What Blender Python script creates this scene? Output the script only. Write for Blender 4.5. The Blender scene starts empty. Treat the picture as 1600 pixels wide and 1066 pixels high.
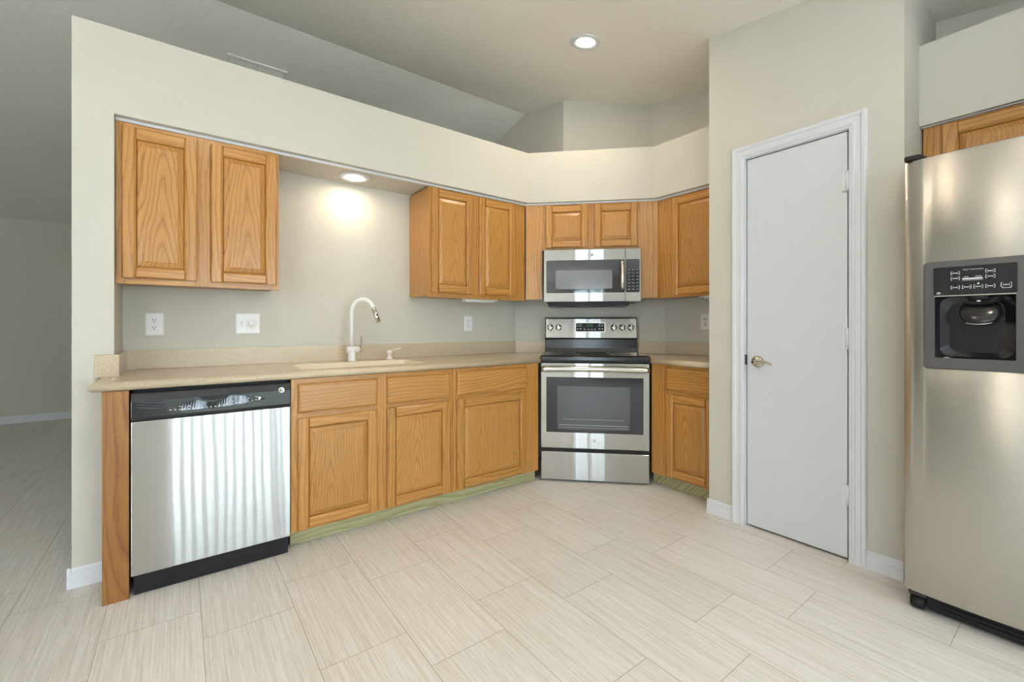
import bpy, bmesh, math, random
from mathutils import Vector, Matrix, Euler
random.seed(7)
SC = bpy.context.scene
COL = SC.collection
PI = math.pi
R2 = math.sqrt(2.0)

# ------------------------------------------------------------------ camera
cam_d = bpy.data.cameras.new('camera')
cam = bpy.data.objects.new('camera', cam_d)
COL.objects.link(cam)
cam.location = (0, 0, 1.11)
cam.rotation_euler = (PI/2, 0, math.radians(-36.95))
cam_d.sensor_width = 36.0
cam_d.lens = 688.0/1600.0*36.0
cam_d.shift_y = -23.5/1600.0
cam_d.clip_start = 0.02
SC.camera = cam

# ------------------------------------------------------------------ world (overcast daylight outside)
W = bpy.data.worlds.new('World'); SC.world = W
W.use_nodes = True
bg = W.node_tree.nodes['Background']
bg.inputs[0].default_value = (0.70, 0.85, 1.0, 1)
bg.inputs[1].default_value = 12.0

SC.view_settings.view_transform = 'Standard'
SC.view_settings.look = 'None'
SC.view_settings.gamma = 1.0
SC.view_settings.use_curve_mapping = False
SC.view_settings.exposure = 0.30

sun_d = bpy.data.lights.new('sun', 'SUN'); sun_d.energy = 130.0; sun_d.angle = 0.03; sun_d.color = (0.98, 0.985, 1.0)
sun = bpy.data.objects.new('sun', sun_d); COL.objects.link(sun)
sun.rotation_euler = Vector((0.15, 0.40, 0.87)).to_track_quat('Z', 'Y').to_euler()   # high over the house roof, lights the patio only
def portal(name, loc, rot, sx, sy):
    l = bpy.data.lights.new(name, 'AREA'); l.shape = 'RECTANGLE'; l.size = sx; l.size_y = sy
    l.cycles.is_portal = True
    o = bpy.data.objects.new(name, l); o.location = loc; o.rotation_euler = rot; COL.objects.link(o)
portal('door_portal', (1.15, -2.9, 1.03), (PI/2, 0, PI), 2.6, 2.06)
portal('nook_portal', (-2.4, -2.9, 1.35), (PI/2, 0, PI), 1.0, 1.3)
portal('nook_side_portal', (-4.7, -1.65, 1.18), (PI/2, 0, PI/2*3), 1.3, 1.75)

LAMP = (1.0, 0.83, 0.62)
CAN_W = 5.8
SOFFIT_W = 1.5
FILL_GLOBE = 24.0

# ------------------------------------------------------------------ helpers
class MB:
    def __init__(s): s.bm = bmesh.new()
    def face(s, vs, mi=0, smooth=False):
        try:
            f = s.bm.faces.new(vs); f.material_index = mi; f.smooth = smooth; return f
        except ValueError: return None
    def v(s, *p): return s.bm.verts.new(p)
    def box(s, x0, x1, y0, y1, z0, z1, mi=0):
        c = [s.v(x, y, z) for z in (z0, z1) for y in (y0, y1) for x in (x0, x1)]
        for q in ((0,2,3,1),(4,5,7,6),(0,1,5,4),(2,6,7,3),(0,4,6,2),(1,3,7,5)):
            s.face([c[i] for i in q], mi)
        return s
    def prism(s, poly, a0, a1, axis='z', mi=0, smooth=False):
        def P(u, w, a):
            return {'z': (u, w, a), 'x': (a, u, w), 'y': (u, a, w)}[axis]
        A = [s.v(*P(u, w, a0)) for u, w in poly]; B = [s.v(*P(u, w, a1)) for u, w in poly]
        n = len(poly)
        s.face(A[::-1], mi); s.face(B, mi)
        for i in range(n): s.face([A[i], A[(i+1) % n], B[(i+1) % n], B[i]], mi, smooth)
        return s
    def loops(s, rings, mi=0, cap0=False, cap1=True, smooth=False, close=True):
        V = [[s.v(*p) for p in r] for r in rings]; n = len(V[0])
        for a, b in zip(V[:-1], V[1:]):
            for i in range(n if close else n-1): s.face([a[i], a[(i+1) % n], b[(i+1) % n], b[i]], mi, smooth)
        if cap0: s.face(V[0][::-1], mi)
        if cap1: s.face(V[-1], mi)
        return s
    def tube(s, pts, r, n=14, mi=0, caps=True):
        pts = [Vector(p) for p in pts]; rs = r if isinstance(r, (list, tuple)) else [r]*len(pts)
        rings = []; prev = None
        for i, p in enumerate(pts):
            t = (pts[min(i+1, len(pts)-1)] - pts[max(i-1, 0)]).normalized()
            if prev is None:
                up = Vector((0, 0, 1)) if abs(t.z) < 0.9 else Vector((1, 0, 0))
                a = t.cross(up).normalized()
            else:
                a = (prev - t*prev.dot(t)).normalized()
            prev = a; b = t.cross(a)
            rings.append([tuple(p + (a*math.cos(2*PI*k/n) + b*math.sin(2*PI*k/n))*rs[i]) for k in range(n)])
        return s.loops(rings, mi, caps, caps, True)
    def lathe(s, prof, c=(0, 0, 0), axis='z', n=28, mi=0, cap0=True, cap1=True, smooth=True):
        rings = []
        for r, h in prof:
            ring = []
            for k in range(n):
                u, w = r*math.cos(2*PI*k/n), r*math.sin(2*PI*k/n)
                p = {'z': (u, w, h), 'y': (u, h, w), 'x': (h, u, w)}[axis]
                ring.append((p[0]+c[0], p[1]+c[1], p[2]+c[2]))
            rings.append(ring)
        return s.loops(rings, mi, cap0, cap1, smooth)
    def build(s, name, mats, parent=None, bevel=0, loc=None, rot=None, seg=2):
        bmesh.ops.recalc_face_normals(s.bm, faces=s.bm.faces[:])
        me = bpy.data.meshes.new(name); s.bm.to_mesh(me); s.bm.free()
        for m in (mats if isinstance(mats, (list, tuple)) else [mats]): me.materials.append(m)
        o = bpy.data.objects.new(name, me); COL.objects.link(o)
        if parent is not None: o.parent = parent
        if loc: o.location = loc
        if rot: o.rotation_euler = rot
        if bevel:
            b = o.modifiers.new('bevel', 'BEVEL'); b.width = bevel; b.segments = seg; b.limit_method = 'ANGLE'; b.angle_limit = 0.6
        return o
def tag(o, label=None, cat=None, group=None, kind=None):
    if label: o['label'] = label
    if cat: o['category'] = cat
    if group: o['group'] = group
    if kind: o['kind'] = kind
    return o
def empty(name, loc, rz, label, cat, group=None):
    o = bpy.data.objects.new(name, None); COL.objects.link(o); o.empty_display_size = 0.1
    o.location = loc; o.rotation_euler = (0, 0, rz)
    return tag(o, label, cat, group)
def struct(o): o['kind'] = 'structure'; return o
def rrect(x0, x1, z0, z1, r, n=5):
    out = []
    for cx, cz, a0 in ((x1-r, z1-r, 0), (x0+r, z1-r, PI/2), (x0+r, z0+r, PI), (x1-r, z0+r, 1.5*PI)):
        for k in range(n+1):
            a = a0 + PI/2*k/n; out.append((cx+r*math.cos(a), cz+r*math.sin(a)))
    return out

# ------------------------------------------------------------------ materials
class NT:
    def __init__(s, name):
        s.m = bpy.data.materials.new(name); s.m.use_nodes = True
        s.t = s.m.node_tree; s.b = s.t.nodes['Principled BSDF']
    def n(s, typ, **kw):
        nd = s.t.nodes.new(typ)
        for k, v in kw.items(): setattr(nd, k, v)
        return nd
    def l(s, a, b): s.t.links.new(a, b)
    def set(s, nd, i, v):
        if hasattr(v, 'is_linked') or hasattr(v, 'links'): s.l(v, nd.inputs[i])
        else: nd.inputs[i].default_value = v
    def math(s, op, a, b=0.0, c=0.0):
        nd = s.n('ShaderNodeMath', operation=op)
        s.set(nd, 0, a); s.set(nd, 1, b); s.set(nd, 2, c); return nd.outputs[0]
    def obj(s): return s.n('ShaderNodeTexCoord').outputs['Object']
    def sep(s, v):
        nd = s.n('ShaderNodeSeparateXYZ'); s.l(v, nd.inputs[0]); return nd.outputs
    def comb(s, x=0.0, y=0.0, z=0.0):
        nd = s.n('ShaderNodeCombineXYZ')
        for i, q in enumerate((x, y, z)): s.set(nd, i, q)
        return nd.outputs[0]
    def noise(s, vec, scale, detail=2.0, rough=0.5):
        nd = s.n('ShaderNodeTexNoise'); s.l(vec, nd.inputs['Vector'])
        nd.inputs['Scale'].default_value = scale; nd.inputs['Detail'].default_value = detail; nd.inputs['Roughness'].default_value = rough
        return nd.outputs[0]
    def ramp(s, fac, stops):
        nd = s.n('ShaderNodeValToRGB'); s.l(fac, nd.inputs[0]); e = nd.color_ramp.elements
        while len(e) < len(stops): e.new(0.5)
        for el, (p, c) in zip(e, stops): el.position = p; el.color = (*c, 1) if len(c) == 3 else c
        return nd.outputs[0]
    def mix(s, fac, a, b, mode='MIX'):
        nd = s.n('ShaderNodeMix', data_type='RGBA', blend_type=mode)
        for sock, v in ((nd.inputs[0], fac), (nd.inputs[6], a), (nd.inputs[7], b)):
            if hasattr(v, 'links'): s.l(v, sock)
            elif isinstance(v, (int, float)): sock.default_value = v
            else: sock.default_value = (*v, 1)
        return nd.outputs[2]
    def bump(s, h, strength, dist):
        nd = s.n('ShaderNodeBump'); nd.inputs['Strength'].default_value = strength; nd.inputs['Distance'].default_value = dist
        s.l(h, nd.inputs['Height']); s.l(nd.outputs[0], s.b.inputs['Normal'])
    def p(s, **kw):
        for k, v in kw.items():
            i = s.b.inputs[k.replace('_', ' ')]
            if hasattr(v, 'links'): s.l(v, i)
            elif isinstance(v, tuple) and len(v) == 3: i.default_value = (*v, 1)
            else: i.default_value = v
        return s.m
def srgb(r, g, b):
    f = lambda c: (c/255/12.92) if c/255 <= 0.04045 else ((c/255+0.055)/1.055)**2.4
    return (f(r), f(g), f(b))
def plain(name, col, rough=0.5, metal=0.0, **kw):
    t = NT(name); return t.p(Base_Color=col, Roughness=rough, Metallic=metal, **kw)

def wall_mat(name, col, bump=0.25, scale=160):
    t = NT(name); v = t.obj()
    n1 = t.noise(v, scale, 3.0); n2 = t.noise(v, 3.0, 2.0)
    c = t.mix(n2, tuple(x*0.97 for x in col), tuple(min(1, x*1.02) for x in col))
    t.bump(n1, bump, 0.002)
    return t.p(Base_Color=c, Roughness=0.75)
M_WALL = wall_mat('cream_wall_paint', (0.615, 0.59, 0.52))
M_CEIL = wall_mat('knockdown_ceiling', (0.95, 0.925, 0.85), 1.0, 55)
M_WHITE = plain('white_semigloss_paint', (0.665, 0.685, 0.71), 0.35)
M_TRIM = plain('white_trim_paint', (0.72, 0.735, 0.77), 0.38)

def oak(name, direction, ring, warp, tone=(1, 1, 1), gloss=0.34, ring_amt=0.5, lz=1.05, arch=0.0):
    t = NT(name); o = t.obj(); info = t.n('ShaderNodeObjectInfo')
    rnd = info.outputs['Random']
    x, y, z = t.sep(o)
    if direction == 'v': across = t.math('ADD', x, y); along = z
    else: across = t.math('ADD', z, y); along = x
    off = t.math('MULTIPLY', rnd, 37.0)
    v1 = t.comb(t.math('MULTIPLY_ADD', across, 4.6, off), t.math('MULTIPLY_ADD', along, lz, off), off)
    n1 = t.noise(v1, 1.0, 1.2, 0.45)
    v1b = t.comb(t.math('MULTIPLY_ADD', across, 22.0, off), t.math('MULTIPLY_ADD', along, 5.0, off), off)
    n1b = t.noise(v1b, 1.0, 2.0, 0.5)
    ph = t.math('ADD', t.math('MULTIPLY', across, ring), t.math('ADD', t.math('MULTIPLY', n1, warp), t.math('MULTIPLY', n1b, 0.55)))
    if arch:
        ax = t.math('SUBTRACT', across, t.math('MULTIPLY_ADD', rnd, 0.05, arch))
        ax = t.math('SQRT', t.math('MULTIPLY_ADD', ax, ax, 0.00035))
        v1c = t.comb(t.math('MULTIPLY_ADD', across, 9.0, off), t.math('MULTIPLY_ADD', along, 2.6, off), off)
        wob = t.noise(v1c, 1.0, 2.0, 0.5)
        ph = t.math('ADD', t.math('MULTIPLY', along, 6.5), t.math('ADD', t.math('MULTIPLY', ax, ring), t.math('ADD', t.math('MULTIPLY', wob, warp), t.math('MULTIPLY', n1b, 0.7))))
    v4 = t.comb(t.math('MULTIPLY', across, 260.0), t.math('MULTIPLY_ADD', along, 22.0, off), off)
    ph = t.math('ADD', ph, t.math('MULTIPLY', t.noise(v4, 1.0, 1.0, 0.5), 0.22))
    saw = t.math('FRACT', ph)
    v2 = t.comb(t.math('MULTIPLY', across, 420.0), t.math('MULTIPLY_ADD', along, 9.0, off), off)
    n2 = t.noise(v2, 1.0, 2.0, 0.6)
    v3 = t.comb(t.math('MULTIPLY', across, 60.0), t.math('MULTIPLY_ADD', along, 2.0, off), off)
    n3 = t.noise(v3, 1.0, 2.0, 0.5)
    k = lambda c: tuple(a*b for a, b in zip(srgb(*c), tone))
    base = t.ramp(saw, [(0.0, k((128, 80, 30))), (0.08, k((150, 97, 42))), (0.22, k((180, 127, 60))), (0.75, k((194, 143, 76))), (0.96, k((166, 113, 50))), (1.0, k((134, 84, 34)))])
    base = t.mix(ring_amt, k((183, 132, 66)), base)
    c = t.mix(t.math('MULTIPLY', t.ramp(n3, [(0.35, (0, 0, 0)), (0.7, (1, 1, 1))]), 0.35), base, k((168, 114, 50)))
    pores = t.ramp(n2, [(0.55, (0, 0, 0)), (0.72, (1, 1, 1))])
    c = t.mix(t.math('MULTIPLY', pores, 0.68), c, k((128, 82, 34)))
    hv = t.n('ShaderNodeHueSaturation'); t.l(c, hv.inputs['Color'])
    t.l(t.math('MULTIPLY_ADD', rnd, 0.16, 0.92), hv.inputs['Value'])
    t.bump(t.math('MULTIPLY_ADD', pores, -1.0, 1.0), 0.12, 0.0006)
    return t.p(Base_Color=hv.outputs[0], Roughness=gloss, Coat_Weight=0.25, Coat_Roughness=0.2)
OAK_V = oak('oak_vertical_grain', 'v', 45.0, 7.0, ring_amt=0.65)
OAK_H = oak('oak_horizontal_grain', 'h', 45.0, 7.0, ring_amt=0.65)
OAK_P = oak('oak_cathedral_panel', 'v', 62.0, 3.2, ring_amt=0.8, arch=0.115)
OAK_Q = oak('oak_plain_panel', 'v', 75.0, 3.5, ring_amt=0.5, arch=0.12)
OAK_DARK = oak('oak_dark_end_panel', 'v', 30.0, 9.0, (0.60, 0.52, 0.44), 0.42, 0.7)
OAK_GREEN = oak('pale_green_toe_kick_wood', 'h', 25.0, 9.0, (0.95, 1.9, 4.3), 0.5, 0.6)
OAK_SET = [OAK_V, OAK_H]

def floor_mat():
    t = NT('striated_floor_tile'); x, y, z = t.sep(t.obj())
    TW, TL = 0.2955, 0.599
    u = t.math('DIVIDE', t.math('SUBTRACT', x, 0.063), TW)
    k = t.math('FLOOR', u); fu = t.math('SUBTRACT', u, k)
    par = t.math('FLOORED_MODULO', k, 2.0)
    offy = t.math('MULTIPLY_ADD', par, 0.2, 0.107)
    w = t.math('DIVIDE', t.math('SUBTRACT', y, offy), TL)
    j = t.math('FLOOR', w); fw = t.math('SUBTRACT', w, j)
    du = t.math('MULTIPLY', t.math('MINIMUM', fu, t.math('SUBTRACT', 1.0, fu)), TW)
    dw = t.math('MULTIPLY', t.math('MINIMUM', fw, t.math('SUBTRACT', 1.0, fw)), TL)
    d = t.math('MINIMUM', du, dw)
    grout = t.ramp(t.math('MULTIPLY', d, 300.0), [(0.2, (1, 1, 1)), (0.42, (0, 0, 0))])
    wn = t.n('ShaderNodeTexWhiteNoise', noise_dimensions='2D'); t.l(t.comb(k, j), wn.inputs['Vector'])
    r = wn.outputs['Value']
    sh = t.math('MULTIPLY', r, 23.0)
    n1 = t.noise(t.comb(t.math('MULTIPLY_ADD', x, 150.0, sh), t.math('MULTIPLY_ADD', y, 3.2, sh), sh), 1.0, 3.0, 0.6)
    n2 = t.noise(t.comb(t.math('MULTIPLY_ADD', x, 420.0, sh), t.math('MULTIPLY_ADD', y, 12.0, sh), sh), 1.0, 2.0, 0.6)
    n3 = t.noise(t.comb(t.math('MULTIPLY_ADD', x, 14.0, sh), t.math('MULTIPLY_ADD', y, 2.0, sh), sh), 1.0, 2.0, 0.5)
    A, B, C_ = srgb(232, 229, 225), srgb(208, 201, 191), srgb(176, 163, 145)
    c = t.mix(t.ramp(n1, [(0.38, (0, 0, 0)), (0.72, (1, 1, 1))]), A, B)
    c = t.mix(t.math('MULTIPLY', t.ramp(n2, [(0.55, (0, 0, 0)), (0.78, (1, 1, 1))]), 0.55), c, C_)
    c = t.mix(t.math('MULTIPLY', n3, 0.25), c, srgb(232, 226, 214))
    hv = t.n('ShaderNodeHueSaturation'); t.l(c, hv.inputs['Color']); t.l(t.math('MULTIPLY_ADD', r, 0.07, 0.965), hv.inputs['Value'])
    c = t.mix(t.math('MULTIPLY', grout, 0.9), hv.outputs[0], srgb(158, 147, 130))
    t.bump(t.math('SUBTRACT', 1.0, grout), 0.3, 0.001)
    return t.p(Base_Color=c, Roughness=0.42)
M_FLOOR = floor_mat()

def counter_mat():
    t = NT('beige_speckled_countertop'); v = t.obj()
    n1 = t.noise(v, 420, 2.0); n2 = t.noise(v, 160, 2.0)
    c = t.mix(t.ramp(n1, [(0.38, (0, 0, 0)), (0.62, (1, 1, 1))]), srgb(190, 172, 146), srgb(214, 199, 173))
    c = t.mix(t.math('MULTIPLY', t.ramp(n2, [(0.56, (0, 0, 0)), (0.66, (1, 1, 1))]), 0.35), c, srgb(166, 146, 118))
    return t.p(Base_Color=c, Roughness=0.22)
M_COUNTER = counter_mat()
M_SINK = plain('cream_sink_acrylic', srgb(238, 226, 200), 0.2)

def steel(name, col=(0.50, 0.495, 0.485), rough=0.025, wav=0.15, sx=5.0, aniso=0.30):
    t = NT(name); x, y, z = t.sep(t.obj())
    n = t.noise(t.comb(t.math('MULTIPLY', x, sx), t.math('MULTIPLY', y, sx), t.math('MULTIPLY', z, 1.6)), 1.0, 1.0, 0.4)
    # horizontal brush lines: the fine grooves tilt the surface up and down, at random along its height
    bm = t.n('ShaderNodeBump'); bm.inputs['Strength'].default_value = wav; bm.inputs['Distance'].default_value = 0.004; t.l(n, bm.inputs['Height'])
    g = 0.0
    for sc in (9173.0, 15331.0, 23917.0):
        wn = t.n('ShaderNodeTexWhiteNoise', noise_dimensions='3D')
        vm = t.n('ShaderNodeVectorMath', operation='SCALE'); t.l(t.obj(), vm.inputs[0]); vm.inputs['Scale'].default_value = sc
        t.l(vm.outputs[0], wn.inputs['Vector']); g = t.math('ADD', wn.outputs['Value'], g)
    g = t.math('MULTIPLY', t.math('SUBTRACT', g, 1.5), aniso)
    va = t.n('ShaderNodeVectorMath', operation='ADD'); t.l(bm.outputs[0], va.inputs[0]); t.l(t.comb(0.0, 0.0, g), va.inputs[1])
    vn = t.n('ShaderNodeVectorMath', operation='NORMALIZE'); t.l(va.outputs[0], vn.inputs[0]); t.l(vn.outputs[0], t.b.inputs['Normal'])
    return t.p(Base_Color=col, Roughness=rough, Metallic=1.0)
M_STEEL = steel('brushed_stainless_steel')
M_STEEL_F = steel('fridge_stainless_steel', (0.50, 0.485, 0.45), 0.20, 0.15, 3.0, 0.22)
M_CHROME = plain('polished_chrome', (0.75, 0.74, 0.71), 0.12, 1.0)
M_NICKEL = plain('satin_nickel', (0.55, 0.50, 0.42), 0.2, 1.0)
M_BLACK = plain('black_gloss_plastic', (0.012, 0.013, 0.016), 0.16)
M_BLACKM = plain('black_matte_plastic', (0.010, 0.010, 0.012), 0.45, Specular_IOR_Level=0.3)
M_GLASSB = plain('black_oven_glass', (0.012, 0.013, 0.018), 0.05, Specular_IOR_Level=0.75)
M_OVEN = plain('grey_oven_interior', (0.10, 0.105, 0.115), 0.3)
M_BEZEL = plain('charcoal_dispenser_plastic', (0.085, 0.082, 0.082), 0.32)
M_DARKG = plain('dark_grey_metal', (0.05, 0.05, 0.055), 0.35, 0.6)
M_PLASTIC = plain('white_plastic', (0.86, 0.86, 0.86), 0.25)
M_PALEP = plain('pale_pink_white_plastic', (0.87, 0.81, 0.74), 0.3)
M_IVORY = plain('ivory_plastic', (0.78, 0.74, 0.66), 0.3)
M_SLOT = plain('dark_slot', (0.015, 0.013, 0.012), 0.6)
M_PRINT = plain('white_printed_ink', (0.72, 0.73, 0.74), 0.5)
M_GREYK = plain('grey_key_print', (0.35, 0.36, 0.38), 0.5)
def emis(name, col, s, base=(0.8, 0.8, 0.8)):
    t = NT(name); return t.p(Base_Color=base, Emission_Color=col, Emission_Strength=s)
M_LENS = emis('lit_lamp_lens', (1.0, 0.90, 0.76), 9.0)
M_GREEN = emis('green_clock_display', (0.02, 0.35, 0.10), 0.12, (0.004, 0.02, 0.008))
M_LED = emis('green_status_led', (0.1, 0.9, 0.15), 1.5)

# ------------------------------------------------------------------ the setting
YB, YS, XR, XS = 2.975, 2.615, 3.14, 2.785         # back wall, soffit face, right wall, right soffit face
ZS0, ZS1 = 2.05, 2.43
def ceil_z(y): return 2.612 + 0.152*y if y < 3.243 else 3.105 - 0.185*(y-3.243)
def slab(x0, x1, y0, y1, z0, name, mat, over=0.02):
    """wall whose top follows the sloped ceiling"""
    ys = [y0] + ([3.243] if y0 < 3.243 < y1 else []) + [y1]
    m = MB(); poly = [(y0, z0)] + [(y1, z0)] + [(y, ceil_z(y)+over) for y in reversed(ys)]
    m.prism(poly, x0, x1, 'x')
    return struct(m.build(name, mat))
XL = -4.6; YF = -2.8
m = MB(); m.box(XL-0.2, XR+0.2, YF-0.2, 7.63, -0.1, 0); struct(m.build('floor', M_FLOOR))
m = MB()
yy = [YF-0.2, 3.243, 7.63]
m.prism([(y, ceil_z(y)) for y in yy] + [(y, ceil_z(y)+0.12) for y in reversed(yy)], XL-0.2, XR+0.2, 'x')
struct(m.build('ceiling', M_CEIL))
# back half wall + wing + soffit in one plastered run
m = MB()
m.prism([(-0.37, YS), (-0.236, YS), (-0.236, YB), (2.27, YB), (2.27, YB+0.14), (-0.37, YB+0.14)], 0, ZS1, 'z')
struct(m.build('wall_back', M_WALL))
m = MB()
m.prism([(-0.236, YS), (2.12, YS), (XS, 1.95), (XS, 1.39), (XR, 1.39), (XR, 2.104), (2.27, YB), (-0.236, YB)], ZS0, ZS1, 'z')
struct(m.build('wall_soffit', M_WALL))
m = MB()
m.prism([(2.27, YB), (XR, 2.105), (XR+0.02, 2.28), (2.36, 3.0), (2.27, YB+0.14)], 0, ZS1-0.001, 'z')
struct(m.build('wall_diagonal', M_WALL))
m = MB()     # upper, stepped back part of the diagonal wall; ends against the far room's partition
v0 = [(2.605, 2.735), (XR+0.03, 2.20), (XR+0.03, 2.34), (2.605, 2.86)]
A = [m.v(x, y, ZS1-0.1) for x, y in v0]; B = [m.v(x, y, ceil_z(y)+0.02) for x, y in v0]
m.face(A[::-1]); m.face(B)
for i in range(4): m.face([A[i], A[(i+1) % 4], B[(i+1) % 4], B[i]])
struct(m.build('wall_diagonal_upper', M_WALL))
slab(2.605, 2.74, 2.86, 7.5, 0, 'wall_far_right', M_WALL)
slab(XR, XR+0.14, -0.62, 2.36, 0, 'wall_right', M_WALL)
slab(XL, 2.7, 7.43, 7.57, 0, 'wall_far', M_WALL)
# pantry box
PX = 2.515
slab(PX, PX+0.11, 1.185, 1.39, 0, 'wall_pantry_left', M_WALL)
slab(PX, PX+0.11, 0.505, 0.692, 0, 'wall_pantry_right', M_WALL)
slab(PX, PX+0.11, 0.692, 1.185, 2.045, 'wall_pantry_header', M_WALL)
slab(PX+0.11, XR, 1.28, 1.39, 0, 'wall_pantry_side', M_WALL)
slab(PX+0.11, XR, 0.505, 0.60, 0, 'wall_pantry_return', M_WALL)
# fridge alcove: soffit over the cabinet, far cheek, run of wall beyond it
m = MB(); m.box(XS, XR, -0.5, 0.505, ZS0, ZS1); struct(m.build('wall_fridge_soffit', M_WALL))
slab(PX, XR+0.14, -0.62, -0.5, 0, 'wall_fridge_side', M_WALL)
slab(PX, PX+0.14, YF, -0.62, 0, 'wall_right_front', M_WALL)
# wall behind the camera with sliding door and window openings, nook wall on the left
zt = ceil_z(YF)+0.03
m = MB()
for x0, x1, z0, z1 in ((XL-0.14, -2.9, 0, zt), (-2.9, -1.9, 0, 0.7), (-2.9, -1.9, 2.0, zt), (-1.9, -0.15, 0, zt), (-0.15, 2.45, 2.06, zt), (2.45, PX+0.14, 0, zt)):
    m.box(x0, x1, YF-0.14, YF, z0, z1)
struct(m.build('wall_behind', M_WALL))
def left_piece(y0, y1, z0, z1, mm):
    top = z1 is None
    ys = [y0] + ([3.243] if y0 < 3.243 < y1 else []) + [y1]
    poly = [(y0, z0), (y1, z0)] + ([(y, ceil_z(y)+0.02) for y in reversed(ys)] if top else [(y1, z1), (y0, z1)])
    mm.prism(poly, XL-0.14, XL, 'x')
m = MB()
left_piece(YF-0.14, -2.3, 0, None, m); left_piece(-2.3, -1.0, 0, 0.3, m); left_piece(-2.3, -1.0, 2.05, None, m)
left_piece(-1.0, 7.57, 0, None, m)
struct(m.build('wall_left', M_WALL))
# sliding door frame, window frames
def frame_y(x0, x1, z0, z1, y, name, mull):
    m = MB(); w = 0.05
    m.box(x0, x0+w, y-0.1, y-0.04, z0, z1); m.box(x1-w, x1, y-0.1, y-0.04, z0, z1)
    m.box(x0+w, x1-w, y-0.1, y-0.04, z1-w, z1); m.box(x0+w, x1-w, y-0.1, y-0.04, z0, z0+w)
    for q in mull: m.box(q-w/2, q+w/2, y-0.1, y-0.04, z0+w, z1-w)
    return struct(m.build(name, M_TRIM))
frame_y(-0.15, 2.45, 0.0, 2.06, YF, 'door_2', (1.15,))
frame_y(-2.9, -1.9, 0.7, 2.0, YF, 'window_1', (-2.4,))
def frame_x(y0, y1, z0, z1, x, name, mull):
    m = MB(); w = 0.05
    m.box(x-0.1, x-0.04, y0, y0+w, z0, z1); m.box(x-0.1, x-0.04, y1-w, y1, z0, z1)
    m.box(x-0.1, x-0.04, y0+w, y1-w, z1-w, z1); m.box(x-0.1, x-0.04, y0+w, y1-w, z0, z0+w)
    for q in mull: m.box(x-0.1, x-0.04, q-w/2, q+w/2, z0+w, z1-w)
    return struct(m.build(name, M_TRIM))
frame_x(-2.3, -1.0, 0.3, 2.05, XL, 'window_2', (-1.65,))
# outside: patio ground and planting seen only in reflections
m = MB(); m.box(-16, 12, -14, YF-0.2, -0.2, -0.1); m.box(-16, XL-0.2, YF-0.2, 12, -0.2, -0.1)
struct(m.build('ground_patio', plain('pale_patio_concrete', srgb(206, 206, 206), 0.8)))
m = MB()
for k in range(2600):
    if random.random() < 0.7: c = Vector((random.uniform(-7, 6), random.gauss(-7.2, 0.35), abs(random.gauss(0, 1.5))))
    else: c = Vector((random.gauss(-8.6, 0.35), random.uniform(-6, 9), abs(random.gauss(0, 1.3))))
    a = Euler((random.uniform(-1, 1), random.uniform(-1, 1), random.uniform(0, 6.28))).to_matrix()
    s = random.uniform(0.08, 0.2)
    q = [m.v(*(c + a @ Vector(p))) for p in ((-s, 0, 0), (0, -s*0.45, 0.02), (s, 0, 0), (0, s*0.45, 0.02))]
    m.face(q)
for k in range(3000):  # nearer leaf row, added to block bright sky behind the blind slats
    c = Vector((random.uniform(-1.5, 4.0), random.gauss(-5.2, 0.2), random.uniform(-0.1, 0.7)))
    a = Euler((random.uniform(0.6, 2.2), random.uniform(-1, 1), random.uniform(-1, 1))).to_matrix()
    s = random.uniform(0.07, 0.14)
    m.face([m.v(*(c + a @ Vector(p))) for p in ((-s, 0, 0), (0, -s*0.5, 0.02), (s, 0, 0), (0, s*0.5, 0.02))])
tag(m.build('hedge_leaves', plain('hedge_green', srgb(78, 98, 70), 0.6)), 'leafy green hedge along the patio outside, plus a nearer row added to block bright sky', 'hedge', kind='stuff')
def blind_vinyl():
    t = NT('translucent_blind_vinyl'); o = [n for n in t.t.nodes if n.type == 'OUTPUT_MATERIAL'][0]
    t.p(Base_Color=(0.82, 0.82, 0.80), Roughness=0.5)
    tr = t.n('ShaderNodeBsdfTranslucent'); tr.inputs[0].default_value = (0.78, 0.80, 0.82, 1)
    mx = t.n('ShaderNodeMixShader'); mx.inputs[0].default_value = 0.12
    t.l(t.b.outputs[0], mx.inputs[1]); t.l(tr.outputs[0], mx.inputs[2]); t.l(mx.outputs[0], o.inputs[0]); return t.m
# vertical blinds at the sliding door: slats turned half open
m = MB()
x = -0.10; k = 0
while x < 2.40:
    ang = math.radians(-52)
    dx, dy = 0.043*math.cos(ang), 0.043*math.sin(ang)
    q = [(x-dx, YF+0.07-dy), (x, YF+0.076), (x+dx, YF+0.07+dy)]
    m.prism(q + [(a+0.001, b-0.002) for a, b in reversed(q)], 0.04, 2.0, 'z')
    x += 0.118
vb = empty('vertical_blind', (0, 0, 0), 0, 'white vertical slat blind hanging half open at the sliding door', 'blind')
m.build('slats', blind_vinyl(), vb)
m = MB(); m.box(-0.17, 2.47, YF+0.02, YF+0.12, 2.0, 2.06); m.build('headrail', M_TRIM, vb)

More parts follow.
